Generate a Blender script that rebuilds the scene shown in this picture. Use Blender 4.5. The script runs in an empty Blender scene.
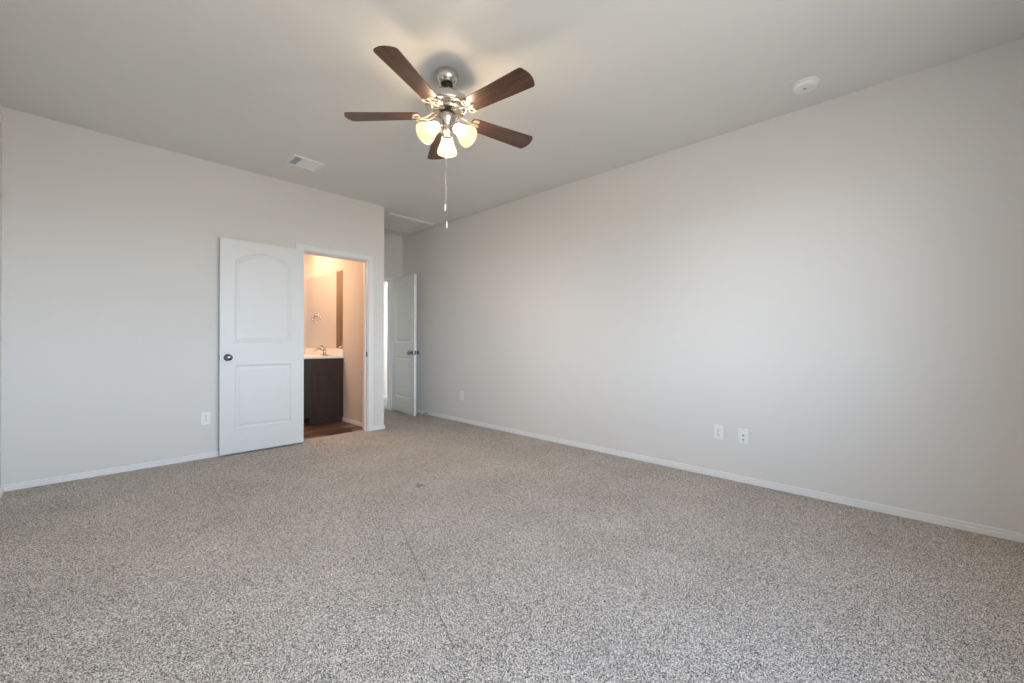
import bpy, bmesh, math, random
from mathutils import Vector, Matrix

PI = math.pi
sc = bpy.context.scene
COL = sc.collection

# ------------------------------------------------------------------ camera
HC = 1.06
YAW = math.radians(43.604)          # heading of the view, counted from +X
cam_d = bpy.data.cameras.new('camera')
cam = bpy.data.objects.new('camera', cam_d)
COL.objects.link(cam)
cam_d.sensor_width = 36.0
cam_d.lens = 411.1 / 1024 * 36.0
cam_d.shift_y = 0.26 / 1024
cam_d.clip_start = 0.02
cam.matrix_world = (Matrix.Translation((0, 0, HC)) @ Matrix.Rotation(YAW - PI / 2, 4, 'Z')
                    @ Matrix.Rotation(PI / 2, 4, 'X') @ Matrix.Rotation(0.00313, 4, 'Z'))
sc.camera = cam

# ------------------------------------------------------------------ colour management
sc.view_settings.view_transform = 'Standard'
sc.view_settings.look = 'None'
sc.view_settings.gamma = 1.0
sc.view_settings.use_curve_mapping = False
sc.view_settings.exposure = 0.27
cy = sc.cycles
cy.use_denoising = True
cy.max_bounces = 16
cy.diffuse_bounces = 12
cy.glossy_bounces = 5
cy.transmission_bounces = 6
cy.transparent_max_bounces = 10
cy.sample_clamp_indirect = 12.0
cy.caustics_reflective = False
cy.caustics_refractive = False

# ------------------------------------------------------------------ sky outside the windows
SKY = 12.2
w = bpy.data.worlds.new('sky')
sc.world = w
w.use_nodes = True
nt = w.node_tree
nt.nodes.clear()
out = nt.nodes.new('ShaderNodeOutputWorld')
bg = nt.nodes.new('ShaderNodeBackground')
bg.inputs['Strength'].default_value = SKY
tc = nt.nodes.new('ShaderNodeTexCoord')
sep = nt.nodes.new('ShaderNodeSeparateXYZ')
mr = nt.nodes.new('ShaderNodeMapRange')
mr.inputs[1].default_value = -1
mr.inputs[2].default_value = 1
ramp = nt.nodes.new('ShaderNodeValToRGB')
e = ramp.color_ramp.elements
e[0].position = 0.0; e[0].color = (0.50, 0.47, 0.42, 1)      # ground
e[1].position = 1.0; e[1].color = (0.26, 0.38, 0.60, 1)      # zenith
for p_, c_ in ((0.40, (0.60, 0.59, 0.55)), (0.488, (0.90, 0.92, 0.90)), (0.512, (1.52, 1.80, 2.10)), (0.62, (1.14, 1.43, 1.78)), (0.72, (0.54, 0.74, 1.02)), (0.85, (0.32, 0.49, 0.78))):
    a = e.new(p_)
    a.color = (*c_, 1)
nt.links.new(tc.outputs['Generated'], sep.inputs[0])
nt.links.new(sep.outputs['Z'], mr.inputs[0])
nt.links.new(mr.outputs[0], ramp.inputs[0])
nt.links.new(ramp.outputs[0], bg.inputs['Color'])
nt.links.new(bg.outputs[0], out.inputs[0])

# room numbers (metres); camera stands at x=0, y=0
H = 2.692
XS, XR = -0.38, 3.4705              # side wall, right wall
YB, YL = -0.64, 4.567               # back wall (windows), left wall (doors)
WT = 0.12
YE = 5.68                           # end wall of the little hall
XB = 2.42                           # bathroom wall with the mirror
XC = 2.54                           # hall side of that wall
WINDOWS = [(-0.10, 0.70), (0.85, 1.75)]
WZ0, WZ1 = 0.80, 2.25


def light(name, kind, loc, energy, color, size=0.5, size_y=None, rot=(0, 0, 0), portal=False, radius=0.05):
    d = bpy.data.lights.new(name, kind)
    o = bpy.data.objects.new(name, d)
    COL.objects.link(o)
    o.location = loc
    o.rotation_euler = rot
    d.energy = energy
    d.color = color
    if kind == 'AREA':
        d.shape = 'RECTANGLE'
        d.size = size
        d.size_y = size_y or size
        if portal:
            d.cycles.is_portal = True
    else:
        d.shadow_soft_size = radius
    return o


# daylight enters through the two windows: portals only guide the sky's own light
for n, (x0, x1) in enumerate(WINDOWS):
    light('window_portal', 'AREA', ((x0 + x1) / 2, YB - WT - 0.03, (WZ0 + WZ1) / 2), 1, (1, 1, 1),
          x1 - x0, WZ1 - WZ0, (-PI / 2, 0, PI), portal=True)
# the bathroom's vanity light over the mirror, then unseen fills added for the bathroom walls and passage
light('bathroom_lamp', 'AREA', (1.95, 6.05, 2.45), 13, (1.0, 0.65, 0.44), 0.5, 0.8, (0, 0, 0))
light('bathroom_fill', 'POINT', (1.35, 5.7, 2.2), 28, (1.0, 0.65, 0.44), radius=0.12)  # added fill for the bathroom walls, no such fixture known
pl = light('passage_fill', 'AREA', (4.35, 5.95, 1.35), 240, (0.92, 0.96, 1.0), 0.5, 1.6, (PI / 2, 0, PI))  # added panel to brighten the passage wall, stands for no fixture
pl.data.spread = math.radians(70)

# ------------------------------------------------------------------ material helpers
def mat(name, color=(.8, .8, .8), rough=.5, metal=0.0, spec=0.5):
    m = bpy.data.materials.new(name)
    m.use_nodes = True
    b = m.node_tree.nodes['Principled BSDF']
    b.inputs['Base Color'].default_value = (*color, 1)
    b.inputs['Roughness'].default_value = rough
    b.inputs['Metallic'].default_value = metal
    b.inputs['Specular IOR Level'].default_value = spec
    return m


def nodes(m):
    return m.node_tree, m.node_tree.nodes['Principled BSDF']


def noise_bump(m, scale, strength, dist=0.002, detail=3.0, coord='Object'):
    t, b = nodes(m)
    c = t.nodes.new('ShaderNodeTexCoord')
    n = t.nodes.new('ShaderNodeTexNoise')
    n.inputs['Scale'].default_value = scale
    n.inputs['Detail'].default_value = detail
    bp = t.nodes.new('ShaderNodeBump')
    bp.inputs['Strength'].default_value = strength
    bp.inputs['Distance'].default_value = dist
    t.links.new(c.outputs[coord], n.inputs['Vector'])
    t.links.new(n.outputs['Fac'], bp.inputs['Height'])
    t.links.new(bp.outputs['Normal'], b.inputs['Normal'])
    return n


def mix_rgb(t, fac, a, b, mode='MIX'):
    n = t.nodes.new('ShaderNodeMix')
    n.data_type = 'RGBA'
    n.blend_type = mode
    for sock, v in ((0, fac), (6, a), (7, b)):
        if hasattr(v, 'is_linked') or hasattr(v, 'links'):
            t.links.new(v, n.inputs[sock])
        elif sock == 0:
            n.inputs[0].default_value = v
        else:
            n.inputs[sock].default_value = (*v, 1)
    return n.outputs[2]


def math_node(t, op, a, b=None, c=None):
    n = t.nodes.new('ShaderNodeMath')
    n.operation = op
    for i, v in enumerate((a, b, c)):
        if v is None:
            continue
        if isinstance(v, (int, float)):
            n.inputs[i].default_value = v
        else:
            t.links.new(v, n.inputs[i])
    return n.outputs[0]


def ramp_node(t, fac, stops):
    r = t.nodes.new('ShaderNodeValToRGB')
    el = r.color_ramp.elements
    el[0].position, el[0].color = stops[0][0], (*stops[0][1], 1)
    el[1].position, el[1].color = stops[-1][0], (*stops[-1][1], 1)
    for p, cl in stops[1:-1]:
        k = el.new(p)
        k.color = (*cl, 1)
    t.links.new(fac, r.inputs[0])
    return r.outputs[0]


# ------------------------------------------------------------------ materials
M_wall = mat('wall_paint', (0.69, 0.678, 0.654), 0.85, spec=0.25)
noise_bump(M_wall, 90, 0.10, 0.002, 4)
M_ceil = mat('ceiling_paint', (0.725, 0.73, 0.708), 0.95, spec=0.1)
noise_bump(M_ceil, 70, 0.14, 0.002, 4)
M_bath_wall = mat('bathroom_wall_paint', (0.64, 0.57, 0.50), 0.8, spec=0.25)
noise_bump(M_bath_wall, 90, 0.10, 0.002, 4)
M_trim = mat('white_trim_paint', (0.75, 0.755, 0.75), 0.35)
M_door = mat('white_door_paint', (0.70, 0.71, 0.71), 0.38)
noise_bump(M_door, 160, 0.05, 0.001, 2)
M_plastic = mat('white_plastic', (0.80, 0.81, 0.80), 0.35)
M_dark = mat('dark_slot', (0.02, 0.02, 0.022), 0.6)
M_grey = mat('grey_contact', (0.30, 0.31, 0.32), 0.4, 0.6)
M_nickel = mat('brushed_nickel', (0.62, 0.59, 0.55), 0.27, 1.0)
noise_bump(M_nickel, 300, 0.04, 0.0006, 2)
M_chrome = mat('polished_chrome', (0.70, 0.70, 0.72), 0.10, 1.0)
noise_bump(M_chrome, 60, 0.01, 0.0004, 2)
M_faucet = mat('dark_chrome', (0.42, 0.40, 0.38), 0.14, 1.0)
noise_bump(M_faucet, 60, 0.01, 0.0004, 2)
M_knob = mat('satin_knob_metal', (0.24, 0.24, 0.25), 0.20, 1.0)
noise_bump(M_knob, 200, 0.03, 0.0005, 2)
M_rubber = mat('black_rubber', (0.015, 0.014, 0.013), 0.55)
M_iron = mat('lamp_tinted_metal', (0.46, 0.40, 0.32), 0.42, 0.5)  # blade brackets: the lamps' cream glow is put into the metal colour
noise_bump(M_iron, 250, 0.08, 0.0008, 2)
M_counter = mat('cultured_marble', (0.82, 0.78, 0.72), 0.18)
t, b = nodes(M_counter)
n = noise_bump(M_counter, 9, 0.02, 0.0005, 4)
t.links.new(ramp_node(t, n.outputs['Fac'], [(0.3, (0.80, 0.75, 0.69)), (0.7, (0.86, 0.83, 0.78))]), b.inputs['Base Color'])

# carpet: speckled grey beige cut pile
M_carpet = mat('carpet_pile', (0.4, 0.38, 0.36), 1.0, spec=0.0)
t, b = nodes(M_carpet)
c = t.nodes.new('ShaderNodeTexCoord')
vor = t.nodes.new('ShaderNodeTexVoronoi')
vor.inputs['Scale'].default_value = 400
vor.inputs['Randomness'].default_value = 1.0
n1 = t.nodes.new('ShaderNodeTexNoise')
n1.inputs['Scale'].default_value = 260
n1.inputs['Detail'].default_value = 3.0
n1.inputs['Roughness'].default_value = 0.6
n2 = t.nodes.new('ShaderNodeTexNoise')
n2.inputs['Scale'].default_value = 2.2
n2.inputs['Detail'].default_value = 4.0
n2.inputs['Roughness'].default_value = 0.6
for k in (vor, n1, n2):
    t.links.new(c.outputs['Object'], k.inputs['Vector'])
sepc = t.nodes.new('ShaderNodeSeparateColor')
t.links.new(vor.outputs['Color'], sepc.inputs[0])
fleck = math_node(t, 'MULTIPLY_ADD', sepc.outputs[0], 0.52, math_node(t, 'MULTIPLY', n1.outputs['Fac'], 0.58))
base = ramp_node(t, fleck, [(0.36, (0.058, 0.048, 0.040)), (0.465, (0.25, 0.221, 0.192)), (0.585, (0.55, 0.503, 0.448)),
                            (0.71, (0.95, 0.887, 0.812))])
nap = ramp_node(t, n2.outputs['Fac'], [(0.30, (0.86, 0.85, 0.84)), (0.66, (1.0, 1.0, 1.0))])
colr = mix_rgb(t, 1.0, base, nap, 'MULTIPLY')
# the carpet's own marks: a thin seam line and one small stain
sx = t.nodes.new('ShaderNodeSeparateXYZ')
t.links.new(c.outputs['Object'], sx.inputs[0])
A, B = Vector((1.331, 2.242)), Vector((0.892, 1.119))
d = (B - A).normalized()
px = math_node(t, 'SUBTRACT', sx.outputs['X'], A.x)
py = math_node(t, 'SUBTRACT', sx.outputs['Y'], A.y)
along = math_node(t, 'ADD', math_node(t, 'MULTIPLY', px, d.x), math_node(t, 'MULTIPLY', py, d.y))
across = math_node(t, 'ABSOLUTE', math_node(t, 'ADD', math_node(t, 'MULTIPLY', px, -d.y), math_node(t, 'MULTIPLY', py, d.x)))
wob = math_node(t, 'MULTIPLY_ADD', n1.outputs['Fac'], 0.006, across)
line = math_node(t, 'LESS_THAN', wob, 0.0062)
inside = math_node(t, 'MULTIPLY', math_node(t, 'GREATER_THAN', along, 0.0), math_node(t, 'LESS_THAN', along, (B - A).length))
seam = math_node(t, 'MULTIPLY', math_node(t, 'MULTIPLY', line, inside), 0.42)
colr = mix_rgb(t, seam, colr, (0.10, 0.085, 0.07))
S = Vector((1.726, 2.575))
qx = math_node(t, 'SUBTRACT', sx.outputs['X'], S.x)
qy = math_node(t, 'SUBTRACT', sx.outputs['Y'], S.y)
rad = math_node(t, 'SQRT', math_node(t, 'ADD', math_node(t, 'MULTIPLY', qx, qx), math_node(t, 'MULTIPLY', qy, qy)))
spot = math_node(t, 'MULTIPLY', math_node(t, 'LESS_THAN', math_node(t, 'MULTIPLY_ADD', n1.outputs['Fac'], 0.03, rad), 0.05), 0.5)
colr = mix_rgb(t, spot, colr, (0.09, 0.08, 0.07))
t.links.new(colr, b.inputs['Base Color'])
bp = t.nodes.new('ShaderNodeBump')
bp.inputs['Strength'].default_value = 0.55
bp.inputs['Distance'].default_value = 0.006
t.links.new(fleck, bp.inputs['Height'])
t.links.new(bp.outputs['Normal'], b.inputs['Normal'])


def wood(name, dark, mid, light_, scale=(1.2, 26, 26), rough=0.38):
    m = mat(name, mid, rough)
    t, b = nodes(m)
    c = t.nodes.new('ShaderNodeTexCoord')
    mp = t.nodes.new('ShaderNodeMapping')
    mp.inputs['Scale'].default_value = scale
    oi = t.nodes.new('ShaderNodeObjectInfo')
    n = t.nodes.new('ShaderNodeTexNoise')
    n.noise_dimensions = '4D'
    n.inputs['Scale'].default_value = 2.4
    n.inputs['Detail'].default_value = 6
    n.inputs['Roughness'].default_value = 0.62
    t.links.new(math_node(t, 'MULTIPLY', oi.outputs['Random'], 40.0), n.inputs['W'])
    t.links.new(c.outputs['Object'], mp.inputs[0])
    t.links.new(mp.outputs[0], n.inputs['Vector'])
    t.links.new(ramp_node(t, n.outputs['Fac'], [(0.32, dark), (0.52, mid), (0.72, light_)]), b.inputs['Base Color'])
    bp = t.nodes.new('ShaderNodeBump')
    bp.inputs['Strength'].default_value = 0.06
    bp.inputs['Distance'].default_value = 0.001
    t.links.new(n.outputs['Fac'], bp.inputs['Height'])
    t.links.new(bp.outputs['Normal'], b.inputs['Normal'])
    return m


M_walnut = wood('walnut_blade', (0.040, 0.020, 0.014), (0.085, 0.043, 0.029), (0.150, 0.080, 0.054), rough=0.34)
M_espresso = wood('espresso_cabinet', (0.016, 0.009, 0.007), (0.026, 0.015, 0.012), (0.042, 0.024, 0.018), (14, 14, 1.0), 0.42)

M_brown = wood('mirror_strip_brown', (0.16, 0.10, 0.055), (0.21, 0.135, 0.075), (0.26, 0.17, 0.10), (9, 9, 1.0), 0.5)  # for the added door, brown to darken a strip of the mirror

# bathroom floor: brown parquet-look vinyl
M_vinyl = mat('brown_vinyl_plank', (0.12, 0.07, 0.045), 0.38)
t, b = nodes(M_vinyl)
c = t.nodes.new('ShaderNodeTexCoord')
mp = t.nodes.new('ShaderNodeMapping')
mp.inputs['Rotation'].default_value = (0, 0, 0)
br = t.nodes.new('ShaderNodeTexBrick')
br.offset = 0.5
br.inputs['Scale'].default_value = 1.0
br.inputs['Brick Width'].default_value = 0.32
br.inputs['Row Height'].default_value = 0.15
br.inputs['Mortar Size'].default_value = 0.003
br.inputs['Bias'].default_value = -0.1
br.inputs['Color1'].default_value = (0.055, 0.030, 0.021, 1)
br.inputs['Color2'].default_value = (0.26, 0.16, 0.11, 1)
br.inputs['Mortar'].default_value = (0.07, 0.035, 0.02, 1)
nz = t.nodes.new('ShaderNodeTexNoise')
nz.inputs['Scale'].default_value = 14
nz.inputs['Detail'].default_value = 5
t.links.new(c.outputs['Object'], mp.inputs[0])
t.links.new(mp.outputs[0], br.inputs['Vector'])
t.links.new(mp.outputs[0], nz.inputs['Vector'])
t.links.new(mix_rgb(t, 0.3, br.outputs['Color'], ramp_node(t, nz.outputs['Fac'], [(0.3, (0.4, 0.4, 0.4)), (0.7, (1, 1, 1))]), 'MULTIPLY'), b.inputs['Base Color'])
M_hallfloor = mat('grey_passage_floor', (0.17, 0.175, 0.165), 0.6)
noise_bump(M_hallfloor, 60, 0.2, 0.003)

# mirror
M_mirror = mat('mirror_silver', (0.90, 0.90, 0.89), 0.01, 1.0)
# window glass: clear pane with a little reflection
M_glass = bpy.data.materials.new('window_glass')
M_glass.use_nodes = True
t = M_glass.node_tree
t.nodes.clear()
o_ = t.nodes.new('ShaderNodeOutputMaterial')
tr = t.nodes.new('ShaderNodeBsdfTransparent')
gl = t.nodes.new('ShaderNodeBsdfGlossy')
gl.inputs['Roughness'].default_value = 0.02
mx = t.nodes.new('ShaderNodeMixShader')
mx.inputs[0].default_value = 0.06
t.links.new(tr.outputs[0], mx.inputs[1]); t.links.new(gl.outputs[0], mx.inputs[2]); t.links.new(mx.outputs[0], o_.inputs[0])

# lamp glass: lit alabaster shade
M_shade = bpy.data.materials.new('lit_alabaster_glass')
M_shade.use_nodes = True
t = M_shade.node_tree
t.nodes.clear()
o_ = t.nodes.new('ShaderNodeOutputMaterial')
c = t.nodes.new('ShaderNodeTexCoord')
n = t.nodes.new('ShaderNodeTexNoise')
n.inputs['Scale'].default_value = 22
n.inputs['Detail'].default_value = 2
t.links.new(c.outputs['Object'], n.inputs['Vector'])
em = t.nodes.new('ShaderNodeEmission')
t.links.new(ramp_node(t, n.outputs['Fac'], [(0.35, (1.0, 0.66, 0.33)), (0.6, (1.0, 0.80, 0.52))]), em.inputs['Color'])
em.inputs['Strength'].default_value = 1.0
tl = t.nodes.new('ShaderNodeBsdfTranslucent')
tl.inputs['Color'].default_value = (0.011, 0.0094, 0.0066, 1)
tp_ = t.nodes.new('ShaderNodeBsdfTransparent')
tp_.inputs['Color'].default_value = (1.0, 0.92, 0.80, 1)
mx = t.nodes.new('ShaderNodeMixShader')
mx.inputs[0].default_value = 0.27
t.links.new(tl.outputs[0], mx.inputs[1]); t.links.new(tp_.outputs[0], mx.inputs[2])
ad = t.nodes.new('ShaderNodeAddShader')
t.links.new(em.outputs[0], ad.inputs[0]); t.links.new(mx.outputs[0], ad.inputs[1]); t.links.new(ad.outputs[0], o_.inputs[0])
M_bulb = bpy.data.materials.new('lit_bulb')
M_bulb.use_nodes = True
t = M_bulb.node_tree
t.nodes.clear()
o_ = t.nodes.new('ShaderNodeOutputMaterial')
em = t.nodes.new('ShaderNodeEmission')
em.inputs['Color'].default_value = (1.0, 0.87, 0.76, 1)
em.inputs['Strength'].default_value = 1600
t.links.new(em.outputs[0], o_.inputs[0])

# ------------------------------------------------------------------ mesh helpers
def box(bm, x0, x1, y0, y1, z0, z1, M=None):
    vs = [Vector((x, y, z)) for z in (z0, z1) for y in (y0, y1) for x in (x0, x1)]
    if M is not None:
        vs = [M @ v for v in vs]
    v = [bm.verts.new(p) for p in vs]
    for f in ((0, 2, 3, 1), (4, 5, 7, 6), (0, 1, 5, 4), (1, 3, 7, 5), (3, 2, 6, 7), (2, 0, 4, 6)):
        bm.faces.new([v[i] for i in f])
    return v


def rbox(bm, x0, x1, y0, y1, z0, z1, r=0.003, seg=2, M=None):
    """box with bevelled edges"""
    b2 = bmesh.new()
    box(b2, x0, x1, y0, y1, z0, z1)
    bmesh.ops.bevel(b2, geom=list(b2.edges), offset=r, segments=seg, affect='EDGES', profile=0.5)
    merge(bm, b2, M)


def merge(bm, b2, M=None):
    b2.verts.index_update()
    vm = [bm.verts.new(M @ v.co if M is not None else v.co) for v in b2.verts]
    for f in b2.faces:
        try:
            nf = bm.faces.new([vm[v.index] for v in f.verts])
            nf.smooth = f.smooth
        except ValueError:
            pass
    b2.free()


def prism(bm, pts, axis, a0, a1):
    """polygon in the plane across `axis`, extruded from a0 to a1. pts: (u, v) in the two other axes, in order."""
    def P(u, v, a):
        return {'x': (a, u, v), 'y': (u, a, v), 'z': (u, v, a)}[axis]
    A = [bm.verts.new(P(u, v, a0)) for u, v in pts]
    B = [bm.verts.new(P(u, v, a1)) for u, v in pts]
    bm.faces.new(A)
    bm.faces.new(B[::-1])
    k = len(pts)
    for i in range(k):
        bm.faces.new([A[i], B[i], B[(i + 1) % k], A[(i + 1) % k]])


def lathe(bm, prof, seg=40, M=None, smooth=True, mod=None):
    """prof: list of (r, z); mod(i_seg, i_prof) scales r"""
    rings = []
    for j, (r, z) in enumerate(prof):
        if r < 1e-6:
            p = Vector((0, 0, z))
            rings.append([bm.verts.new(M @ p if M is not None else p)])
        else:
            ring = []
            for i in range(seg):
                a = 2 * PI * i / seg
                rr = r * (mod(i, j) if mod else 1)
                p = Vector((rr * math.cos(a), rr * math.sin(a), z))
                ring.append(bm.verts.new(M @ p if M is not None else p))
            rings.append(ring)
    for a, b in zip(rings, rings[1:]):
        for i in range(seg):
            j = (i + 1) % seg
            if len(a) == 1 and len(b) == 1:
                continue
            if len(a) == 1:
                f = bm.faces.new([a[0], b[i], b[j]])
            elif len(b) == 1:
                f = bm.faces.new([a[i], b[0], a[j]])
            else:
                f = bm.faces.new([a[i], b[i], b[j], a[j]])
            f.smooth = smooth


def tube(bm, pts, rad, seg=10, caps=True):
    pts = [Vector(p) for p in pts]
    rads = rad if isinstance(rad, (list, tuple)) else [rad] * len(pts)
    tang = []
    for i in range(len(pts)):
        d = pts[min(i + 1, len(pts) - 1)] - pts[max(i - 1, 0)]
        tang.append(d.normalized())
    up = Vector((0, 0, 1)) if abs(tang[0].z) < 0.9 else Vector((1, 0, 0))
    nrm = (up - tang[0] * up.dot(tang[0])).normalized()
    rings = []
    for p, tg, r in zip(pts, tang, rads):
        nrm = (nrm - tg * nrm.dot(tg)).normalized()
        bn = tg.cross(nrm)
        rings.append([bm.verts.new(p + (nrm * math.cos(2 * PI * k / seg) + bn * math.sin(2 * PI * k / seg)) * r) for k in range(seg)])
    for a, b in zip(rings, rings[1:]):
        for k in range(seg):
            f = bm.faces.new([a[k], a[(k + 1) % seg], b[(k + 1) % seg], b[k]])
            f.smooth = True
    if caps:
        bm.faces.new(rings[0][::-1])
        bm.faces.new(rings[-1])


def smooth_path(pts, n=6):
    """Catmull-Rom through pts"""
    P = [Vector(p) for p in pts]
    P = [P[0] * 2 - P[1]] + P + [P[-1] * 2 - P[-2]]
    o = []
    for i in range(1, len(P) - 2):
        for k in range(n):
            s = k / n
            a, b, c, d = P[i - 1:i + 3]
            o.append(0.5 * ((2 * b) + (c - a) * s + (2 * a - 5 * b + 4 * c - d) * s * s + (3 * b - a - 3 * c + d) * s ** 3))
    o.append(P[-2])
    return o


def obj(name, bm, m, parent=None, loc=None, rot=None):
    bmesh.ops.recalc_face_normals(bm, faces=list(bm.faces))
    me = bpy.data.meshes.new(name)
    bm.to_mesh(me)
    bm.free()
    me.materials.append(m)
    o = bpy.data.objects.new(name, me)
    COL.objects.link(o)
    if parent is not None:
        o.parent = parent
    if loc is not None:
        o.location = loc
    if rot is not None:
        o.rotation_euler = rot
    return o


def tag(o, label, cat, group=None, kind=None):
    o['label'] = label
    o['category'] = cat
    if group:
        o['group'] = group
    if kind:
        o['kind'] = kind
    return o


def thing(name, label, cat, loc=(0, 0, 0), rotz=0.0, group=None):
    o = bpy.data.objects.new(name, None)
    o.empty_display_size = 0.05
    COL.objects.link(o)
    o.location = loc
    o.rotation_euler = (0, 0, rotz)
    return tag(o, label, cat, group)


def struct(name, bm, m, label, cat, parent=None):
    return tag(obj(name, bm, m, parent), label, cat, kind='structure')


# ------------------------------------------------------------------ the shell
FT = 0.10
# door opening in the left wall and in the hall's end wall
DX0, DX1, DZ = 1.600, 2.335, 2.008
EX0, EX1, EZ = 2.590, 3.290, 1.995

bm = bmesh.new()
prism(bm, [(XS - WT, YB - WT), (XR + WT, YB - WT), (XR + WT, YE + 0.04), (XC - 0.10, YE + 0.04), (XC - 0.10, 4.670), (XS - WT, 4.670)], 'z', -FT, 0)
struct('floor', bm, M_carpet, 'grey beige speckled carpet covering the bedroom floor', 'carpet')
bm = bmesh.new()
box(bm, 0.28, XC - 0.10, 4.672, 8.3, -FT, -0.004)
struct('floor_bathroom', bm, M_vinyl, 'brown wood look plank floor behind the bathroom doorway', 'floor')
bm = bmesh.new()
box(bm, 1.9, 4.92, YE + 0.042, 7.2, -FT, -0.004)
struct('floor_passage', bm, M_hallfloor, 'dark grey floor beyond the far hall doorway', 'floor')
bm = bmesh.new()
box(bm, XS - WT, 5.0, YB - WT, 8.4, H, H + 0.1)
struct('ceiling', bm, M_ceil, 'flat pale grey ceiling over the whole bedroom', 'ceiling')

bm = bmesh.new()
prism(bm, [(XS - WT, 0), (DX0, 0), (DX0, DZ), (DX1, DZ), (DX1, 0), (XC, 0), (XC, H), (XS - WT, H)], 'y', YL, YL + WT)
struct('wall_left', bm, M_wall, 'pale grey wall with the bathroom doorway and the open white door', 'wall')
bm = bmesh.new()
box(bm, XR, XR + WT, YB - WT, YE + WT, 0, H)
struct('wall_right', bm, M_wall, 'long bare pale grey wall on the right', 'wall')
bm = bmesh.new()
box(bm, XS - WT, XS, YB, YL, 0, H)
struct('wall_side', bm, M_wall, 'pale grey side wall at the left edge of the photo', 'wall')
bm = bmesh.new()
# back wall with two window openings, built from strips
xs = [XS, WINDOWS[0][0], WINDOWS[0][1], WINDOWS[1][0], WINDOWS[1][1], XR]
for i in range(0, 6, 2):
    box(bm, xs[i], xs[i + 1], YB - WT, YB, WZ0, WZ1)
box(bm, XS, XR, YB - WT, YB, 0, WZ0)
box(bm, XS, XR, YB - WT, YB, WZ1, H)
struct('wall_back', bm, M_wall, 'pale grey window wall behind the camera', 'wall')
for i, (x0, x1) in enumerate(WINDOWS):
    bm = bmesh.new()
    y0, y1 = YB - 0.10, YB - 0.05
    f = 0.045
    box(bm, x0, x0 + f, y0, y1, WZ0, WZ1); box(bm, x1 - f, x1, y0, y1, WZ0, WZ1)
    box(bm, x0 + f, x1 - f, y0, y1, WZ0, WZ0 + f); box(bm, x0 + f, x1 - f, y0, y1, WZ1 - f, WZ1)
    zm = (WZ0 + WZ1) / 2
    box(bm, x0 + f, x1 - f, y0, y1, zm - 0.022, zm + 0.022)
    wn = struct('window_%d' % (i + 1), bm, M_trim, ['white single hung window nearer the side wall, behind the camera',
                                                   'white single hung window nearer the right wall, behind the camera'][i], 'window')
    bm = bmesh.new()
    box(bm, x0 + f, x1 - f, YB - 0.078, YB - 0.074, WZ0 + f, WZ1 - f)
    obj('pane', bm, M_glass, wn)

bm = bmesh.new()
box(bm, XB, XC, YL + WT, 7.15, 0, H)
hw = struct('wall_bathroom_right', bm, M_bath_wall, 'warm lit bathroom wall carrying the mirror', 'wall')
hw.data.materials.append(M_wall)
for p in hw.data.polygons:
    if p.normal.x > 0.5:
        p.material_index = 1
bm = bmesh.new()
prism(bm, [(0.40, 0), (1.10, 0), (1.10, 2.25), (1.95, 2.25), (1.95, 0), (XB, 0), (XB, H), (0.40, H)], 'y', 6.70, 6.80)
struct('wall_bathroom_end', bm, M_bath_wall, 'bathroom wall at the far end of the vanity', 'wall')
bm = bmesh.new()
box(bm, 0.28, XB, 8.2, 8.3, 0, H)
struct('wall_bathroom_far', bm, M_bath_wall, 'dim far wall of the bathroom', 'wall')
bm = bmesh.new()
box(bm, 0.28, 0.40, YL + WT, 8.2, 0, H)
struct('wall_bathroom_left', bm, M_bath_wall, 'left wall of the bathroom opposite the mirror', 'wall')
bm = bmesh.new()
prism(bm, [(XC, 0), (EX0, 0), (EX0, EZ), (EX1, EZ), (EX1, 0), (XR, 0), (XR, H), (XC, H)], 'y', YE, YE + WT)
struct('wall_hall_end', bm, M_wall, 'small wall above the far hall doorway', 'wall')
bm = bmesh.new()
box(bm, XC, 4.92, 7.03, 7.15, 0, H)
struct('wall_passage_far', bm, M_wall, 'bright wall seen through the far hall doorway', 'wall')
bm = bmesh.new()
box(bm, 4.8, 4.92, YE + WT, 7.03, 0, H)
box(bm, XR + WT, 4.92, YE, YE + WT, 0, H)
struct('wall_passage_right', bm, M_wall, 'wall closing the passage beyond the hall doorway', 'wall')

# baseboards: small two step profile, d = depth from wall, z = height
BASE = [(0, 0), (0.0145, 0), (0.0145, 0.023), (0.0135, 0.0245), (0.0085, 0.0265), (0.0080, 0.0300), (0.0100, 0.0325), (0.0100, 0.040), (0.0050, 0.0465), (0, 0.047)]


def baseboard(name, p0, p1, nrm, label):
    p0, p1, nrm = Vector(p0), Vector(p1), Vector(nrm)
    bm = bmesh.new()
    rows = [[bm.verts.new((p.x + nrm.x * d, p.y + nrm.y * d, z)) for d, z in BASE] for p in (p0, p1)]
    k = len(BASE)
    for i in range(k):
        bm.faces.new([rows[0][i], rows[1][i], rows[1][(i + 1) % k], rows[0][(i + 1) % k]])
    bm.faces.new(rows[0]); bm.faces.new(rows[1][::-1])
    return struct(name, bm, M_trim, label, 'baseboard')


baseboard('baseboard_right', (XR, YB), (XR, YE - 0.02), (-1, 0), 'long low white baseboard along the right wall')
baseboard('baseboard_left', (XS, YL), (DX0 - 0.066, YL), (0, -1), 'white baseboard left of the open bathroom door')
baseboard('baseboard_column', (DX1 + 0.068, YL), (XC + 0.013, YL), (0, -1), 'short white baseboard right of the bathroom doorway')
baseboard('baseboard_hall', (XC, YL - 0.013), (XC, YE), (1, 0), 'white baseboard along the hall side of the corner')
baseboard('baseboard_side', (XS, YB), (XS, YL - 0.013), (1, 0), 'white baseboard at the left edge of the photo')
baseboard('baseboard_bathroom', (XB, YL + WT), (XB, 5.395), (-1, 0), 'warm lit white baseboard inside the bathroom')
baseboard('baseboard_passage', (XC, 7.03), (4.8, 7.03), (0, -1), 'white baseboard on the bright wall beyond the hall')


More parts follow.
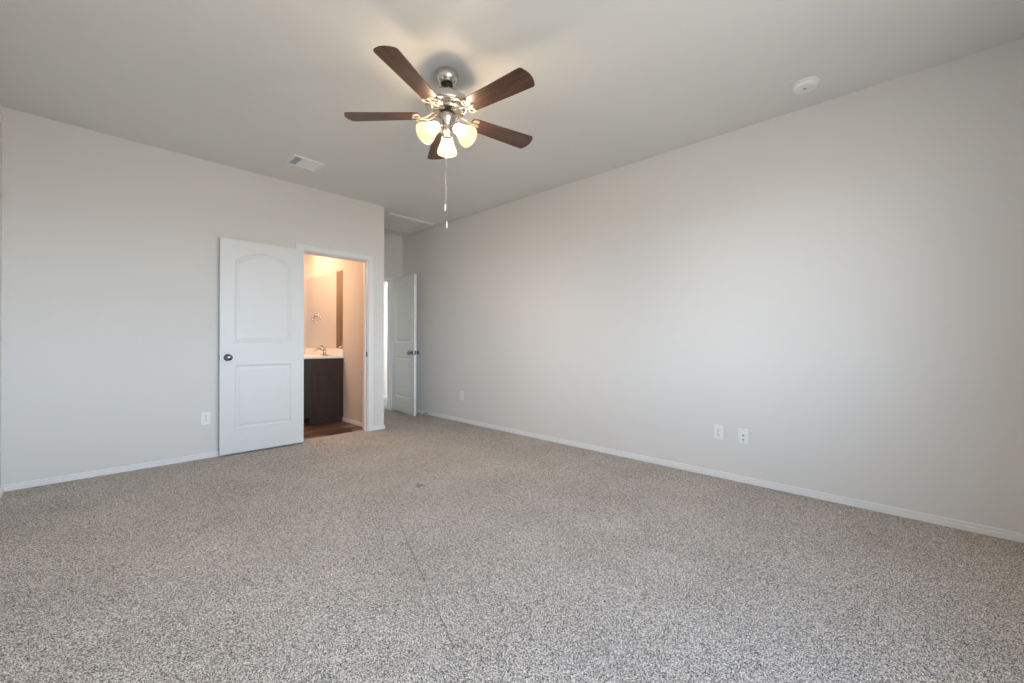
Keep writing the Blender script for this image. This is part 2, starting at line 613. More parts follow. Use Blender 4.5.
# ------------------------------------------------------------------ door trims
def casing(name, x0, x1, zt, y, thick, label, w=0.062, reveal=0.005):
    """casing on the face y (towards the camera), jamb lining through the wall, and a door stop"""
    bm = bmesh.new()
    cp = [(0, 0), (0, 0.010), (0.006, 0.015), (0.020, 0.017), (w - 0.012, 0.017), (w - 0.004, 0.014), (w, 0.008), (w, 0)]   # across, depth
    a0, a1, z1 = x0 - reveal, x1 + reveal, zt + reveal
    path = [((a0, 0), (-1, 0)), ((a0, z1), (-1, 1)), ((a1, z1), (1, 1)), ((a1, 0), (1, 0))]
    rows = []
    for (px_, pz_), (dx_, dz_) in path:
        rows.append([bm.verts.new((px_ + dx_ * u, y - dp, pz_ + dz_ * u)) for u, dp in cp])
    k = len(cp)
    for a, b in zip(rows, rows[1:]):
        for i in range(k):
            bm.faces.new([a[i], b[i], b[(i + 1) % k], a[(i + 1) % k]])
    bm.faces.new(rows[0]); bm.faces.new(rows[-1][::-1])
    tr_ = struct(name, bm, M_trim, label, 'door frame')
    bm = bmesh.new()
    j = 0.003
    box(bm, x0 - 0.001, x0 + j, y - 0.001, y + thick + 0.001, 0, zt)
    box(bm, x1 - j, x1 + 0.001, y - 0.001, y + thick + 0.001, 0, zt)
    box(bm, x0 + j, x1 - j, y - 0.001, y + thick + 0.001, zt - j, zt + 0.001)
    obj('jamb', bm, M_trim, tr_)
    bm = bmesh.new()
    rbox(bm, x0 + j, x0 + j + 0.011, y + 0.048, y + 0.080, 0, zt - j, 0.002, 1)
    rbox(bm, x1 - j - 0.011, x1 - j, y + 0.048, y + 0.080, 0, zt - j, 0.002, 1)
    rbox(bm, x0 + j + 0.011, x1 - j - 0.011, y + 0.048, y + 0.080, zt - j - 0.011, zt - j, 0.002, 1)
    obj('door_stop', bm, M_trim, tr_)
    return tr_


tr1 = casing('trim_1', DX0, DX1, DZ, YL, WT, 'white painted frame around the bathroom doorway')
bm = bmesh.new()
rbox(bm, DX1 - 0.0055, DX1 - 0.003, YL + 0.004, YL + 0.036, 0.875, 0.935, 0.0008, 1)
sp = obj('strike_plate', bm, M_knob, tr1)
sp['label'] = 'dark metal strike plate'
tr2 = casing('trim_2', EX0, EX1, EZ, YE, WT, 'white painted frame around the far hall doorway', w=0.045)


# ------------------------------------------------------------------ two panel arch top doors
def panel_loop(x0, x1, z0, z1, rise, ins, y, n=14):
    pts = [(x0 + ins, z0 + ins), (x1 - ins, z0 + ins)]
    xa, xb, zb = x1 - ins, x0 + ins, z1 - ins
    for k in range(n + 1):
        s = k / n
        x = xa + (xb - xa) * s
        pts.append((x, zb + (rise * (1 - (2 * s - 1) ** 2) if rise else 0.0)))
    return [(x, y, z) for x, z in pts]


def leaf_mesh(W, Hh, T, panels):
    """slab in x 0..W, z 0..Hh, y 0..T, both faces moulded. panels: (x0, x1, z0, z1, rise)"""
    bm = bmesh.new()
    for y, sg in ((0.0, 1), (T, -1)):
        outer = [bm.verts.new(p) for p in ((0, y, 0), (W, y, 0), (W, y, Hh), (0, y, Hh))]
        edges = [bm.edges.new((outer[i], outer[(i + 1) % 4])) for i in range(4)]
        for (x0, x1, z0, z1, rise) in panels:
            prev = None
            for ins, dep in ((0.0, 0.0), (0.012, 0.0085), (0.019, 0.0085), (0.040, 0.0025)):
                vs = [bm.verts.new(p) for p in panel_loop(x0, x1, z0, z1, rise, ins, y + sg * dep)]
                k = len(vs)
                if prev is None:
                    edges += [bm.edges.new((vs[i], vs[(i + 1) % k])) for i in range(k)]
                else:
                    for i in range(k):
                        bm.faces.new([prev[i], prev[(i + 1) % k], vs[(i + 1) % k], vs[i]])
                prev = vs
            bm.faces.new(prev)
        bmesh.ops.triangle_fill(bm, use_beauty=True, use_dissolve=False, edges=edges)
    # the rim
    box_pts = [(0, 0), (W, 0), (W, Hh), (0, Hh)]
    A = [bm.verts.new((x, 0, z)) for x, z in box_pts]
    B = [bm.verts.new((x, T, z)) for x, z in box_pts]
    for i in range(4):
        bm.faces.new([A[i], A[(i + 1) % 4], B[(i + 1) % 4], B[i]])
    bmesh.ops.remove_doubles(bm, verts=list(bm.verts), dist=0.0002)
    return bm


def knob_set(parent, x, z, T):
    """one knob each side of the slab at (x, z)"""
    for sg, y in ((-1, 0.0), (1, T)):
        bm = bmesh.new()
        M = Matrix.Translation((x, y, z)) @ Matrix.Rotation(PI / 2 * (1 if sg < 0 else -1), 4, 'X')
        lathe(bm, [(0, 0), (0.032, 0), (0.033, 0.004), (0.028, 0.009), (0.013, 0.011), (0.0115, 0.030), (0.018, 0.036), (0.026, 0.043),
                   (0.0285, 0.053), (0.026, 0.063), (0.016, 0.069), (0, 0.070)], 28, M)
        k = obj('knob', bm, M_knob, parent)
        k['label'] = 'dark polished metal knob'
    return


def hinges(parent, x, y, zs):
    for z in zs:
        bm = bmesh.new()
        tube(bm, [(x, y, z - 0.045), (x, y, z + 0.045)], 0.006, 10)
        rbox(bm, x - 0.001, x + 0.001, y, y + 0.030, z - 0.042, z + 0.042, 0.0004, 1)
        obj('hinge', bm, M_knob, parent)


LH = 1.985
PAN = [(0.118, 0.602, 0.225, 0.815, 0.0), (0.118, 0.602, 1.030, 1.800, 0.085)]
# bathroom door, folded right back against the left wall
bm = leaf_mesh(0.722, LH, 0.035, PAN)
d1 = struct('door_1', bm, M_door, 'white two panel arch top door swung back against the left wall', 'door')
d1.location = (0.875, 4.500, 0.018)
knob_set(d1, 0.060, 0.889, 0.035)
hinges(d1, 0.722, 0.036, (0.25, 1.0, 1.75))
bm = bmesh.new()
rbox(bm, -0.0015, 0.001, 0.006, 0.029, 0.860, 0.918, 0.0005, 1)
lp = obj('latch_plate', bm, M_knob, d1)

# door added in the bathroom's end wall, brown to give the mirror its dark strip
bm = leaf_mesh(0.84, 2.23, 0.035, [(0.12, 0.72, 0.225, 0.815, 0.0), (0.12, 0.72, 1.030, 2.020, 0.085)])
d3 = struct('added_door_3', bm, M_brown, 'added brown door giving the dark strip in the bathroom mirror', 'door')
d3.location = (1.105, 6.712, 0.010)

# hall door, standing open towards the right wall: hinge on the end wall
bm = leaf_mesh(0.722, LH, 0.035, PAN)
d2 = struct('door_2', bm, M_door, 'white two panel arch top door standing open by the far hall doorway', 'door')
hx, hy = 3.293, 5.670
lx, ly = 3.215, 4.950
ang = math.atan2(hy - ly, hx - lx)
d2.location = (lx + 0.034 * math.sin(ang) * 0, ly, 0.018)
d2.rotation_euler = (0, 0, ang)
# local +y is left of the leaf (towards -x): shift so the visible face is y = T
d2.location = Vector((lx, ly, 0.018)) + Vector((math.sin(ang), -math.cos(ang), 0)) * 0.035
knob_set(d2, 0.062, 0.882, 0.035)
hinges(d2, 0.722, 0.0, (0.25, 1.0, 1.75))
bm = bmesh.new()
rbox(bm, -0.0015, 0.001, 0.006, 0.029, 0.853, 0.911, 0.0005, 1)
obj('latch_plate', bm, M_knob, d2)

# ------------------------------------------------------------------ outlets
def outlet(name, loc, rotz, kind, label, group=None):
    """plate built in local x (width), z (height), sticking out along local -y"""
    cat = {'duplex': 'wall outlet', 'jack': 'cable plate'}[kind]
    r = thing(name, label, cat, loc, rotz, group)
    bm = bmesh.new()
    rbox(bm, -0.036, 0.036, -0.0055, 0.0, -0.058, 0.058, 0.0025, 2)
    obj('cover_plate', bm, M_plastic, r)
    if kind == 'duplex':
        for dz in (-0.0195, 0.0195):
            bm = bmesh.new()
            pts = []
            for k in range(24):
                a_ = 2 * PI * k / 24
                pts.append((max(-0.0135, min(0.0135, 0.0172 * math.cos(a_))), dz + 0.0145 * max(-0.98, min(0.98, math.sin(a_)))))
            prism(bm, pts, 'y', -0.0075, -0.005)
            s = obj('receptacle', bm, M_plastic, r)
            bm = bmesh.new()
            box(bm, -0.0075, -0.0052, -0.0079, -0.007, dz - 0.001, dz + 0.008)
            box(bm, 0.0050, 0.0075, -0.0079, -0.007, dz - 0.0005, dz + 0.0075)
            lathe(bm, [(0, 0), (0.0026, 0), (0.0026, 0.0009), (0, 0.0009)], 12, Matrix.Translation((0, -0.0072, dz - 0.0065)) @ Matrix.Rotation(PI / 2, 4, 'X'))
            k_ = obj('slot', bm, M_dark, s)
            k_['label'] = 'dark plug slots'
        scr = [0.0]
    else:
        bm = bmesh.new()
        M = Matrix.Translation((0, -0.0045, 0.006)) @ Matrix.Rotation(PI / 2, 4, 'X')
        lathe(bm, [(0, 0), (0.0068, 0), (0.0068, 0.004), (0.0048, 0.005), (0.0048, 0.011), (0.0030, 0.011), (0.0030, 0.006), (0, 0.006)], 16, M)
        k_ = obj('coax_connector', bm, M_grey, r)
        k_['label'] = 'small grey threaded connector'
        bm = bmesh.new()
        box(bm, -0.0065, 0.0065, -0.0066, -0.005, -0.033, -0.022)
        k_ = obj('phone_jack', bm, M_grey, r)
        k_['label'] = 'small grey square jack'
        scr = [-0.048, 0.048]
    for z in scr:
        bm = bmesh.new()
        lathe(bm, [(0, 0.0018), (0.0022, 0.0015), (0.0031, 0.0), (0.0031, -0.001)], 12, Matrix.Translation((0, -0.0055, z)) @ Matrix.Rotation(PI / 2, 4, 'X'))
        obj('screw', bm, M_grey, r)
    return r


outlet('wall_outlet', (0.783, YL, 0.360), 0, 'duplex', 'white duplex outlet on the left wall beside the open bathroom door', 'duplex outlets low on the bedroom walls')
outlet('wall_outlet', (XR, 4.215, 0.345), -PI / 2, 'duplex', 'small white outlet on the right wall nearest the hall door', 'duplex outlets low on the bedroom walls')
outlet('wall_outlet', (XR, 1.053, 0.354), -PI / 2, 'duplex', 'white duplex outlet with dark slots, left of the pair on the right wall', 'duplex outlets low on the bedroom walls')
outlet('cable_plate', (XR, 0.878, 0.350), -PI / 2, 'jack', 'white cable and phone plate, right of the pair on the right wall')

# spring door stop on the right baseboard
ds = thing('door_stop_spring', 'small white tipped spring door stop on the baseboard by the hall door', 'door stop', (XR - 0.013, 4.985, 0.028))
bm = bmesh.new()
lathe(bm, [(0, 0), (0.012, 0), (0.011, 0.005), (0.006, 0.007), (0, 0.007)], 16, Matrix.Rotation(-PI / 2, 4, 'Y'))
obj('base', bm, M_nickel, ds)
bm = bmesh.new()
tube(bm, [(-0.006 - 0.058 * k / 120, 0.0055 * math.cos(2 * PI * k / 10), 0.0055 * math.sin(2 * PI * k / 10)) for k in range(121)], 0.0013, 6)
obj('spring', bm, M_nickel, ds)
bm = bmesh.new()
lathe(bm, [(0, 0.062), (0.0075, 0.062), (0.0085, 0.070), (0.007, 0.078), (0, 0.079)], 16, Matrix.Rotation(-PI / 2, 4, 'Y'))
tp = obj('tip', bm, M_plastic, ds)
tp['label'] = 'white rubber tip'

# ------------------------------------------------------------------ smoke detector
sd = thing('smoke_detector', 'round white smoke detector on the ceiling near the right wall', 'smoke detector', (3.140, 0.452, H))
bm = bmesh.new()
lathe(bm, [(0, 0), (0.073, 0), (0.075, -0.004), (0.075, -0.011), (0.072, -0.013), (0, -0.013)], 48)
obj('base', bm, M_plastic, sd)
bm = bmesh.new()
lathe(bm, [(0, -0.012), (0.060, -0.012), (0.060, -0.019), (0, -0.019)], 48)
g = obj('vent_gap', bm, M_dark, sd)
g['label'] = 'dark vent gap'
bm = bmesh.new()
lathe(bm, [(0, -0.0165), (0.069, -0.0165), (0.070, -0.020), (0.066, -0.030), (0.056, -0.037), (0.040, -0.040), (0.036, -0.0375), (0.022, -0.0375), (0.020, -0.040), (0, -0.0405)], 48)
obj('cover', bm, M_plastic, sd)
bm = bmesh.new()
lathe(bm, [(0, -0.041), (0.0075, -0.0415), (0.0095, -0.0395)], 20, Matrix.Translation((-0.012, 0.0, 0)))
k_ = obj('test_button', bm, M_grey, sd)
k_['label'] = 'small grey test button'

# ------------------------------------------------------------------ ceiling vent
cv = thing('ceiling_vent', 'white rectangular louvered air vent in the ceiling above the bathroom door', 'air vent', (1.416, 3.972, H))
VX, VY = 0.133, 0.118
bm = bmesh.new()
f = 0.020
for (x0, x1, y0, y1) in ((-VX, VX, -VY, -VY + f), (-VX, VX, VY - f, VY), (-VX, -VX + f, -VY + f, VY - f), (VX - f, VX, -VY + f, VY - f)):
    rbox(bm, x0, x1, y0, y1, -0.013, 0.0, 0.003, 2)
obj('frame', bm, M_plastic, cv)
bm = bmesh.new()
box(bm, -VX + f, VX - f, -VY + f, VY - f, -0.0012, -0.0004)  # black sheet: the shade behind the louvers is put into its colour
k_ = obj('painted_depth', bm, M_dark, cv)
k_['label'] = 'black sheet painted as the unlit depth behind the louvers'
xd = -VX + f + 0.062
bm = bmesh.new()
box(bm, xd - 0.002, xd + 0.002, -VY + f, VY - f, -0.009, -0.001)
obj('divider', bm, M_plastic, cv)
for k in range(4):           # end section, blades across
    x = -VX + f + 0.009 + k * 0.0145
    bm = bmesh.new()
    M = Matrix.Translation((x, 0, -0.005)) @ Matrix.Rotation(math.radians(62), 4, 'Y')
    box(bm, -0.0042, 0.0042, -VY + f, VY - f, -0.0005, 0.0005, M)
    obj('louver', bm, M_plastic, cv)
for k in range(14):          # main section, blades along
    y = -VY + f + 0.008 + k * 0.0143
    bm = bmesh.new()
    M = Matrix.Translation(((xd + VX - f) / 2, y, -0.005)) @ Matrix.Rotation(math.radians(-12), 4, 'X')
    hw_ = (VX - f - xd) / 2
    box(bm, -hw_, hw_, -0.0056, 0.0056, -0.0005, 0.0005, M)
    obj('louver', bm, M_plastic, cv)

# ------------------------------------------------------------------ attic hatch in the hall ceiling
ah = thing('attic_hatch', 'square white trimmed attic hatch in the ceiling above the small hall', 'attic hatch', (3.030, 5.040, H))
HX, HY = 0.330, 0.325
bm = bmesh.new()
f = 0.038
for (x0, x1, y0, y1) in ((-HX, HX, -HY, -HY + f), (-HX, HX, HY - f, HY), (-HX, -HX + f, -HY + f, HY - f), (HX - f, HX, -HY + f, HY - f)):
    rbox(bm, x0, x1, y0, y1, -0.019, 0.0, 0.003, 2)
obj('frame', bm, M_trim, ah)
bm = bmesh.new()
rbox(bm, -HX + f + 0.002, HX - f - 0.002, -HY + f + 0.002, HY - f - 0.002, -0.006, -0.0005, 0.001, 1)
obj('panel', bm, M_ceil, ah)

# ------------------------------------------------------------------ bathroom: vanity, top, faucet, mirror, towel ring
VY0, VY1, VX0 = 5.405, 6.695, 1.915
vc = thing('vanity_cabinet', 'dark espresso vanity cabinet inside the lit bathroom', 'vanity cabinet', (2.15, 6.05, 0))
o = Vector((2.15, 6.05, 0))
bm = bmesh.new()
END = [(VX0 + 0.075 - o.x, 0), (XB - 0.016 - o.x, 0), (XB - 0.016 - o.x, 0.055), (XB - 0.002 - o.x, 0.055), (XB - 0.002 - o.x, 0.838), (VX0 - o.x, 0.838), (VX0 - o.x, 0.095), (VX0 + 0.075 - o.x, 0.095)]
prism(bm, END, 'y', VY0 - o.y, VY0 + 0.018 - o.y)
prism(bm, END, 'y', VY1 - 0.018 - o.y, VY1 - o.y)
box(bm, VX0 - o.x, VX0 + 0.018 - o.x, VY0 + 0.018 - o.y, VY1 - 0.018 - o.y, 0.095, 0.838)
box(bm, VX0 + 0.075 - o.x, VX0 + 0.090 - o.x, VY0 + 0.018 - o.y, VY1 - 0.018 - o.y, 0.0, 0.095)
box(bm, VX0 + 0.018 - o.x, XB - 0.004 - o.x, VY0 + 0.018 - o.y, VY1 - 0.018 - o.y, 0.095, 0.112)
obj('body', bm, M_espresso, vc)
for k in range(3):
    y0 = VY0 + 0.03 + k * 0.415
    bm = bmesh.new()
    rbox(bm, VX0 - 0.019 - o.x, VX0 - o.x, y0 - o.y, y0 + 0.40 - o.y, 0.13, 0.80, 0.003, 2)
    for (a0, a1, b0, b1) in ((0, .06, 0.13, 0.80), (.34, .40, .13, .80), (.06, .34, .13, .19), (.06, .34, .74, .80)):
        rbox(bm, VX0 - 0.026 - o.x, VX0 - 0.018 - o.x, y0 + a0 - o.y, y0 + a1 - o.y, b0, b1, 0.002, 1)
    dr = obj('cabinet_door', bm, M_espresso, vc)
    bm = bmesh.new()
    lathe(bm, [(0, 0), (0.007, 0), (0.005, 0.010), (0.012, 0.018), (0.013, 0.024), (0, 0.028)], 16,
          Matrix.Translation((VX0 - 0.026 - o.x, y0 + 0.36 - o.y, 0.70)) @ Matrix.Rotation(-PI / 2, 4, 'Y'))
    obj('knob', bm, M_nickel, dr)

vt = thing('stone_countertop', 'cream white bathroom countertop with backsplash on the dark vanity', 'countertop', (2.15, 6.05, 0.838))
bm = bmesh.new()
CX0, CY0 = VX0 - 0.022, VY0 - 0.008
FX, FY = 2.315, 5.76          # faucet
BX, BY = 2.13, 5.76           # basin centre
outer = [(CX0, CY0), (XB - 0.001, CY0), (XB - 0.001, VY1), (CX0, VY1)]
ov = [bm.verts.new((x - 2.15, y - 6.05, 0.027)) for x, y in outer]
edges = [bm.edges.new((ov[i], ov[(i + 1) % 4])) for i in range(4)]
prev = None
N = 36
for s, dz in ((1.0, 0.027), (0.95, 0.020), (0.85, -0.03), (0.62, -0.085), (0.25, -0.105), (0.06, -0.107)):
    vs = [bm.verts.new((BX - 2.15 + 0.155 * s * math.cos(2 * PI * k / N), BY - 6.05 + 0.21 * s * math.sin(2 * PI * k / N), dz)) for k in range(N)]
    if prev is None:
        edges += [bm.edges.new((vs[k], vs[(k + 1) % N])) for k in range(N)]
    else:
        for k in range(N):
            fc = bm.faces.new([prev[k], prev[(k + 1) % N], vs[(k + 1) % N], vs[k]])
            fc.smooth = True
    prev = vs
bm.faces.new(prev)
bmesh.ops.triangle_fill(bm, use_beauty=True, use_dissolve=False, edges=edges)
lo = [bm.verts.new((x - 2.15, y - 6.05, 0.0)) for x, y in outer]
for i in range(4):
    bm.faces.new([ov[i], ov[(i + 1) % 4], lo[(i + 1) % 4], lo[i]])
obj('countertop', bm, M_counter, vt)
bm = bmesh.new()
rbox(bm, XB - 0.022 - 2.15, XB - 0.001 - 2.15, CY0 - 6.05, VY1 - 6.05, 0.027, 0.120, 0.004, 2)
obj('backsplash', bm, M_counter, vt)
bm = bmesh.new()
lathe(bm, [(0, 0), (0.022, 0), (0.024, 0.003), (0.010, 0.004), (0, 0.003)], 20, Matrix.Translation((BX - 2.15, BY - 6.05, -0.1075)))
obj('drain', bm, M_chrome, vt)

fa = thing('faucet', 'small chrome faucet on the cream bathroom countertop', 'faucet', (FX, FY, 0.865))
bm = bmesh.new()
rbox(bm, -0.026, 0.026, -0.075, 0.075, 0.0, 0.010, 0.004, 2)
lathe(bm, [(0.024, 0.009), (0.021, 0.020), (0.018, 0.050), (0.019, 0.066), (0.015, 0.078), (0, 0.082)], 24)
obj('base', bm, M_faucet, fa)
bm = bmesh.new()
sp_ = smooth_path([(0, 0, 0.045), (-0.035, 0, 0.075), (-0.080, 0, 0.090), (-0.118, 0, 0.078), (-0.126, 0, 0.055)], 6)
tube(bm, sp_, [0.014 - 0.004 * i / (len(sp_) - 1) for i in range(len(sp_))], 14)
obj('spout', bm, M_faucet, fa)
bm = bmesh.new()
tube(bm, smooth_path([(0, 0, 0.078), (0.0, 0.0, 0.100), (-0.028, 0, 0.125), (-0.065, 0, 0.138)], 6), 0.0065, 10)
lathe(bm, [(0, 0.076), (0.014, 0.078), (0.015, 0.092), (0.010, 0.100), (0, 0.102)], 20)
obj('handle', bm, M_faucet, fa)

mi = thing('wall_mirror', 'frameless mirror on the bathroom wall above the backsplash', 'mirror', (XB, 6.06, 1.49))
bm = bmesh.new()
rbox(bm, -0.006, -0.0006, 5.420 - 6.06, 6.690 - 6.06, 0.966 - 1.49, 2.010 - 1.49, 0.0015, 1)
obj('glass', bm, M_mirror, mi)
for y, z in ((5.455, 0.966), (6.50, 0.966), (5.60, 2.010), (6.50, 2.010)):
    bm = bmesh.new()
    rbox(bm, -0.0115, -0.0008, y - 6.06 - 0.012, y - 6.06 + 0.012, z - 1.49 - 0.012, z - 1.49 + 0.012, 0.002, 1)
    obj('clip', bm, M_chrome, mi)

tr_ = thing('towel_ring', 'chrome towel ring on the end wall, seen in the bathroom mirror', 'towel ring', (2.275, 6.70, 1.47))
bm = bmesh.new()
lathe(bm, [(0, 0), (0.026, 0), (0.026, 0.006), (0.014, 0.012), (0.010, 0.034), (0, 0.038)], 24, Matrix.Rotation(PI / 2, 4, 'X'))
obj('mount', bm, M_chrome, tr_)
bm = bmesh.new()
tube(bm, [(0.060 * math.sin(2 * PI * k / 40), -0.032, -0.060 + 0.060 * math.cos(2 * PI * k / 40)) for k in range(41)], 0.0045, 10, caps=False)
obj('ring', bm, M_chrome, tr_)

# ------------------------------------------------------------------ ceiling fan
FCX, FCY = 1.537, 2.017
fan = thing('ceiling_fan', 'nickel ceiling fan with five dark walnut blades and three lit glass shades', 'ceiling fan', (FCX, FCY, H))
# local z = 0 at the ceiling, going down
bm = bmesh.new()
lathe(bm, [(0, 0), (0.066, 0), (0.068, -0.004), (0.068, -0.012), (0.066, -0.030), (0.059, -0.048), (0.046, -0.062), (0.034, -0.069), (0.031, -0.066), (0, -0.060)], 48)
obj('canopy', bm, M_nickel, fan)
bm = bmesh.new()
lathe(bm, [(0, -0.058), (0.026, -0.062), (0.033, -0.070), (0.034, -0.078), (0.028, -0.088), (0.014, -0.094), (0, -0.094)], 32)
obj('hanger_ball', bm, M_rubber, fan)
bm = bmesh.new()
lathe(bm, [(0.0105, -0.080), (0.0105, -0.112), (0.017, -0.114), (0.017, -0.128)], 24)
obj('downrod', bm, M_nickel, fan)
bm = bmesh.new()
lathe(bm, [(0, -0.114), (0.030, -0.115), (0.055, -0.119), (0.080, -0.128), (0.092, -0.140), (0.098, -0.150), (0.120, -0.158), (0.130, -0.166), (0.132, -0.178),
           (0.131, -0.200), (0.126, -0.210), (0.118, -0.213), (0.108, -0.213)], 56)
mo = obj('motor_housing', bm, M_nickel, fan)
bm = bmesh.new()                      # fluted vent ring under the motor
SEG = 160
lathe(bm, [(0.118, -0.208), (0.118, -0.214), (0.104, -0.229), (0.090, -0.237), (0.084, -0.238), (0.045, -0.236), (0, -0.236)], SEG,
      mod=lambda i, j: (1.0 if (i % 4) < 2 else 0.90) if j in (1, 2, 3) else 1.0, smooth=False)
obj('vent_ring', bm, M_nickel, fan)
bm = bmesh.new()
lathe(bm, [(0.040, -0.233), (0.040, -0.254), (0, -0.254)], 32)
obj('neck', bm, M_rubber, fan)
bm = bmesh.new()                      # switch housing / light fitter
lathe(bm, [(0, -0.250), (0.040, -0.250), (0.050, -0.255), (0.052, -0.262), (0.049, -0.280), (0.042, -0.298), (0.032, -0.314), (0.027, -0.326), (0.029, -0.334), (0.029, -0.352),
           (0.022, -0.366), (0.018, -0.376), (0.019, -0.384), (0.013, -0.395), (0, -0.400)], 40)
lk = obj('switch_housing', bm, M_nickel, fan)

BLADE_Z = 2.436 - H
R0, R1 = 0.160, 0.624
PITCH = math.radians(-10)
PH = -3.98183


def blade_bm():
    bm = bmesh.new()
    pts = []
    wr, wt = 0.054, 0.070
    L = R1 - R0
    pts.append((0.0, -wr + 0.006)); pts.append((0.006, -wr))
    pts.append((L - 0.034, -wt))
    for k in range(1, 9):          # rounded corner
        a_ = -PI / 2 + (PI / 2) * k / 8 * 0.86
        pts.append((L - 0.034 + 0.022 * math.cos(a_) , -wt + 0.022 + 0.022 * math.sin(a_)))
    for k in range(1, 8):
        s = -1 + 2 * k / 8
        pts.append((L - 0.009 + 0.009 * (1 - s * s), s * 0.044))
    for k in range(8, 0, -1):
        a_ = -PI / 2 + (PI / 2) * k / 8 * 0.86
        pts.append((L - 0.034 + 0.022 * math.cos(a_), wt - 0.022 - 0.022 * math.sin(a_)))
    pts.append((L - 0.034, wt)); pts.append((0.006, wr)); pts.append((0.0, wr - 0.006))
    prism(bm, pts, 'z', -0.003, 0.003)
    bmesh.ops.bevel(bm, geom=[e_ for e_ in bm.edges if abs(e_.verts[0].co.z - e_.verts[1].co.z) < 1e-6], offset=0.0012, segments=1, affect='EDGES')
    return bm


def iron_bm():
    """scrolled bracket below the blade, in the fan's radial frame (x out), z = 0 at blade plane"""
    bm = bmesh.new()
    P = Matrix.Rotation(PITCH, 4, 'X')
    def T(x, y, z):
        return P @ Vector((x, y, z))
    for s in (-1, 1):
        # two arms from the motor's underside, bowing apart and back together
        pts = [Vector((0.066, s * 0.010, 0.016)), Vector((0.088, s * 0.020, 0.004)), T(0.115, s * 0.027, -0.012), T(0.142, s * 0.020, -0.013), T(0.160, s * 0.006, -0.010)]
        tube(bm, smooth_path(pts, 5), 0.0048, 8)
        # scroll along the blade's root to its corner
        pts = [T(0.158, s * 0.004, -0.010), T(0.174, s * 0.016, -0.009), T(0.166, s * 0.030, -0.009), T(0.172, s * 0.044, -0.009), T(0.190, s * 0.052, -0.009),
               T(0.200, s * 0.044, -0.009), T(0.193, s * 0.036, -0.009)]
        tube(bm, smooth_path(pts, 5), 0.0046, 8)
        lathe(bm, [(0, -0.012), (0.006, -0.011), (0.008, -0.007), (0.008, -0.003)], 16, P @ Matrix.Translation((0.193, s * 0.043, 0)))
    tube(bm, smooth_path([T(0.158, 0, -0.010), T(0.178, 0.004, -0.010), T(0.198, 0, -0.009), T(0.212, 0, -0.008)], 5), 0.0050, 8)
    lathe(bm, [(0, -0.012), (0.006, -0.011), (0.008, -0.007), (0.008, -0.003)], 16, P @ Matrix.Translation((0.210, 0, 0)))
    b2 = bmesh.new()                  # flat shoe against the blade
    prism(b2, [(0.152, -0.012), (0.176, -0.030), (0.192, -0.046), (0.198, -0.040), (0.190, -0.022), (0.214, -0.006), (0.214, 0.006), (0.190, 0.022), (0.198, 0.040),
               (0.192, 0.046), (0.176, 0.030), (0.152, 0.012)], 'z', -0.0058, -0.0032)
    merge(bm, b2, P)
    rbox(bm, 0.048, 0.078, -0.016, 0.016, 0.012, 0.022, 0.004, 2)
    return bm


for k in range(5):
    az = PH + 2 * PI * k / 5
    base_m = Matrix.Translation((0, 0, BLADE_Z)) @ Matrix.Rotation(az, 4, 'Z')
    if k == 0:
        bl = obj('blade', blade_bm(), M_walnut, fan)
        ir = obj('blade_iron', iron_bm(), M_iron, fan)
        bl['label'] = 'dark walnut blade'
        ir['label'] = 'scrolled blade bracket with lamp glow in its cream colour'
        bl0, ir0 = bl, ir
    else:
        bl = bl0.copy(); COL.objects.link(bl); bl.parent = fan
        ir = ir0.copy(); COL.objects.link(ir); ir.parent = fan
    bl.matrix_local = base_m @ Matrix.Rotation(PITCH, 4, 'X') @ Matrix.Translation((R0, 0, 0))
    ir.matrix_local = base_m

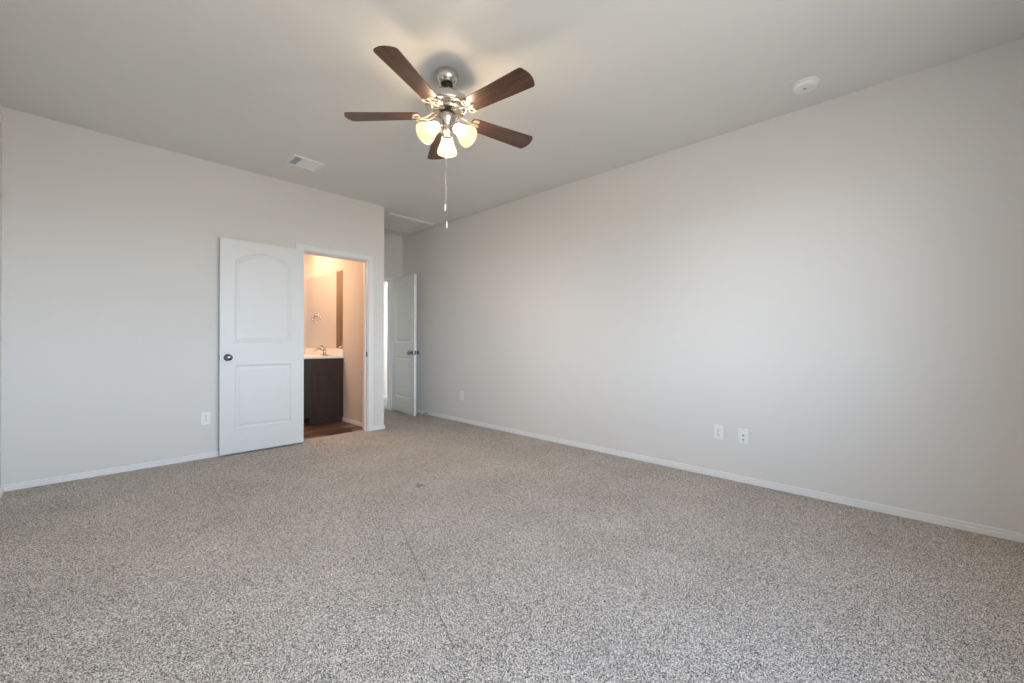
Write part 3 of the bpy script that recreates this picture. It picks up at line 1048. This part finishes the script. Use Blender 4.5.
# three lamps
LAMP_AZ = [math.radians(a_) for a_ in (52, 172, 292)]
TILT = math.radians(42)               # below horizontal
SH_PROF_O = [(0.027, 0.0), (0.031, 0.006), (0.033, 0.018), (0.037, 0.036), (0.044, 0.056), (0.052, 0.076), (0.0590, 0.092), (0.0625, 0.106), (0.0630, 0.116)]
for k, az in enumerate(LAMP_AZ):
    # local lamp frame: z = along the shade axis, from the socket to the rim
    ax = Vector((math.cos(az) * math.cos(TILT), math.sin(az) * math.cos(TILT), -math.sin(TILT)))
    q = ax.to_track_quat('Z', 'Y').to_matrix().to_4x4()
    start = Vector((math.cos(az) * 0.054, math.sin(az) * 0.054, -0.328))
    M = Matrix.Translation(start) @ q
    bm = bmesh.new()
    mid = Vector((math.cos(az) * 0.046, math.sin(az) * 0.042, -0.322))
    tube(bm, smooth_path([(math.cos(az) * 0.022, math.sin(az) * 0.022, -0.330), mid, start + ax * 0.006], 5), 0.0085, 12)
    lathe(bm, [(0, -0.004), (0.012, -0.003), (0.022, 0.006), (0.030, 0.012), (0.0325, 0.018), (0.0325, 0.026), (0.0300, 0.026), (0.0295, 0.016), (0, 0.012)], 32, M)
    arm = obj('lamp_holder', bm, M_nickel, fan)
    MS = M @ Matrix.Translation((0, 0, 0.016))
    bm = bmesh.new()
    inner = [(max(r - 0.003, 0.004), z) for r, z in reversed(SH_PROF_O)]
    lathe(bm, SH_PROF_O + [(0.0615, 0.1175)] + inner, 40, MS)
    sh = obj('lamp_shade', bm, M_shade, fan)
    sh['label'] = 'glowing frosted glass bell shade'
    bm = bmesh.new()
    lathe(bm, [(0.010, 0.008), (0.012, 0.022), (0.021, 0.038), (0.0235, 0.050), (0.020, 0.064), (0.010, 0.072), (0, 0.074)], 20, MS)
    bu = obj('bulb', bm, M_bulb, fan)
    bu['label'] = 'lit warm bulb'

# two pull chains
for (dx, dy, ztop, zb) in ((-0.007, 0.006, -0.390, 1.895 - H), (0.000, -0.001, -0.397, 1.792 - H)):
    bm = bmesh.new()
    z = ztop
    tube(bm, [(dx, dy, ztop + 0.03), (dx, dy, zb)], 0.0010, 6)
    nb = int((ztop - zb) / 0.0052)
    for i in range(nb):
        zz = ztop - i * 0.0052
        lathe(bm, [(0, 0.0017), (0.0017, 0.0006), (0.0017, -0.0006), (0, -0.0017)], 6, Matrix.Translation((dx, dy, zz)))
    ch = obj('pull_chain', bm, M_nickel, fan)
    bm = bmesh.new()
    lathe(bm, [(0, 0.004), (0.003, 0.0), (0.0045, -0.010), (0.0055, -0.030), (0.0045, -0.040), (0, -0.043)], 16, Matrix.Translation((dx, dy, zb)))
    pb = obj('pendant', bm, M_plastic, ch)
    pb['label'] = 'white pull chain end'
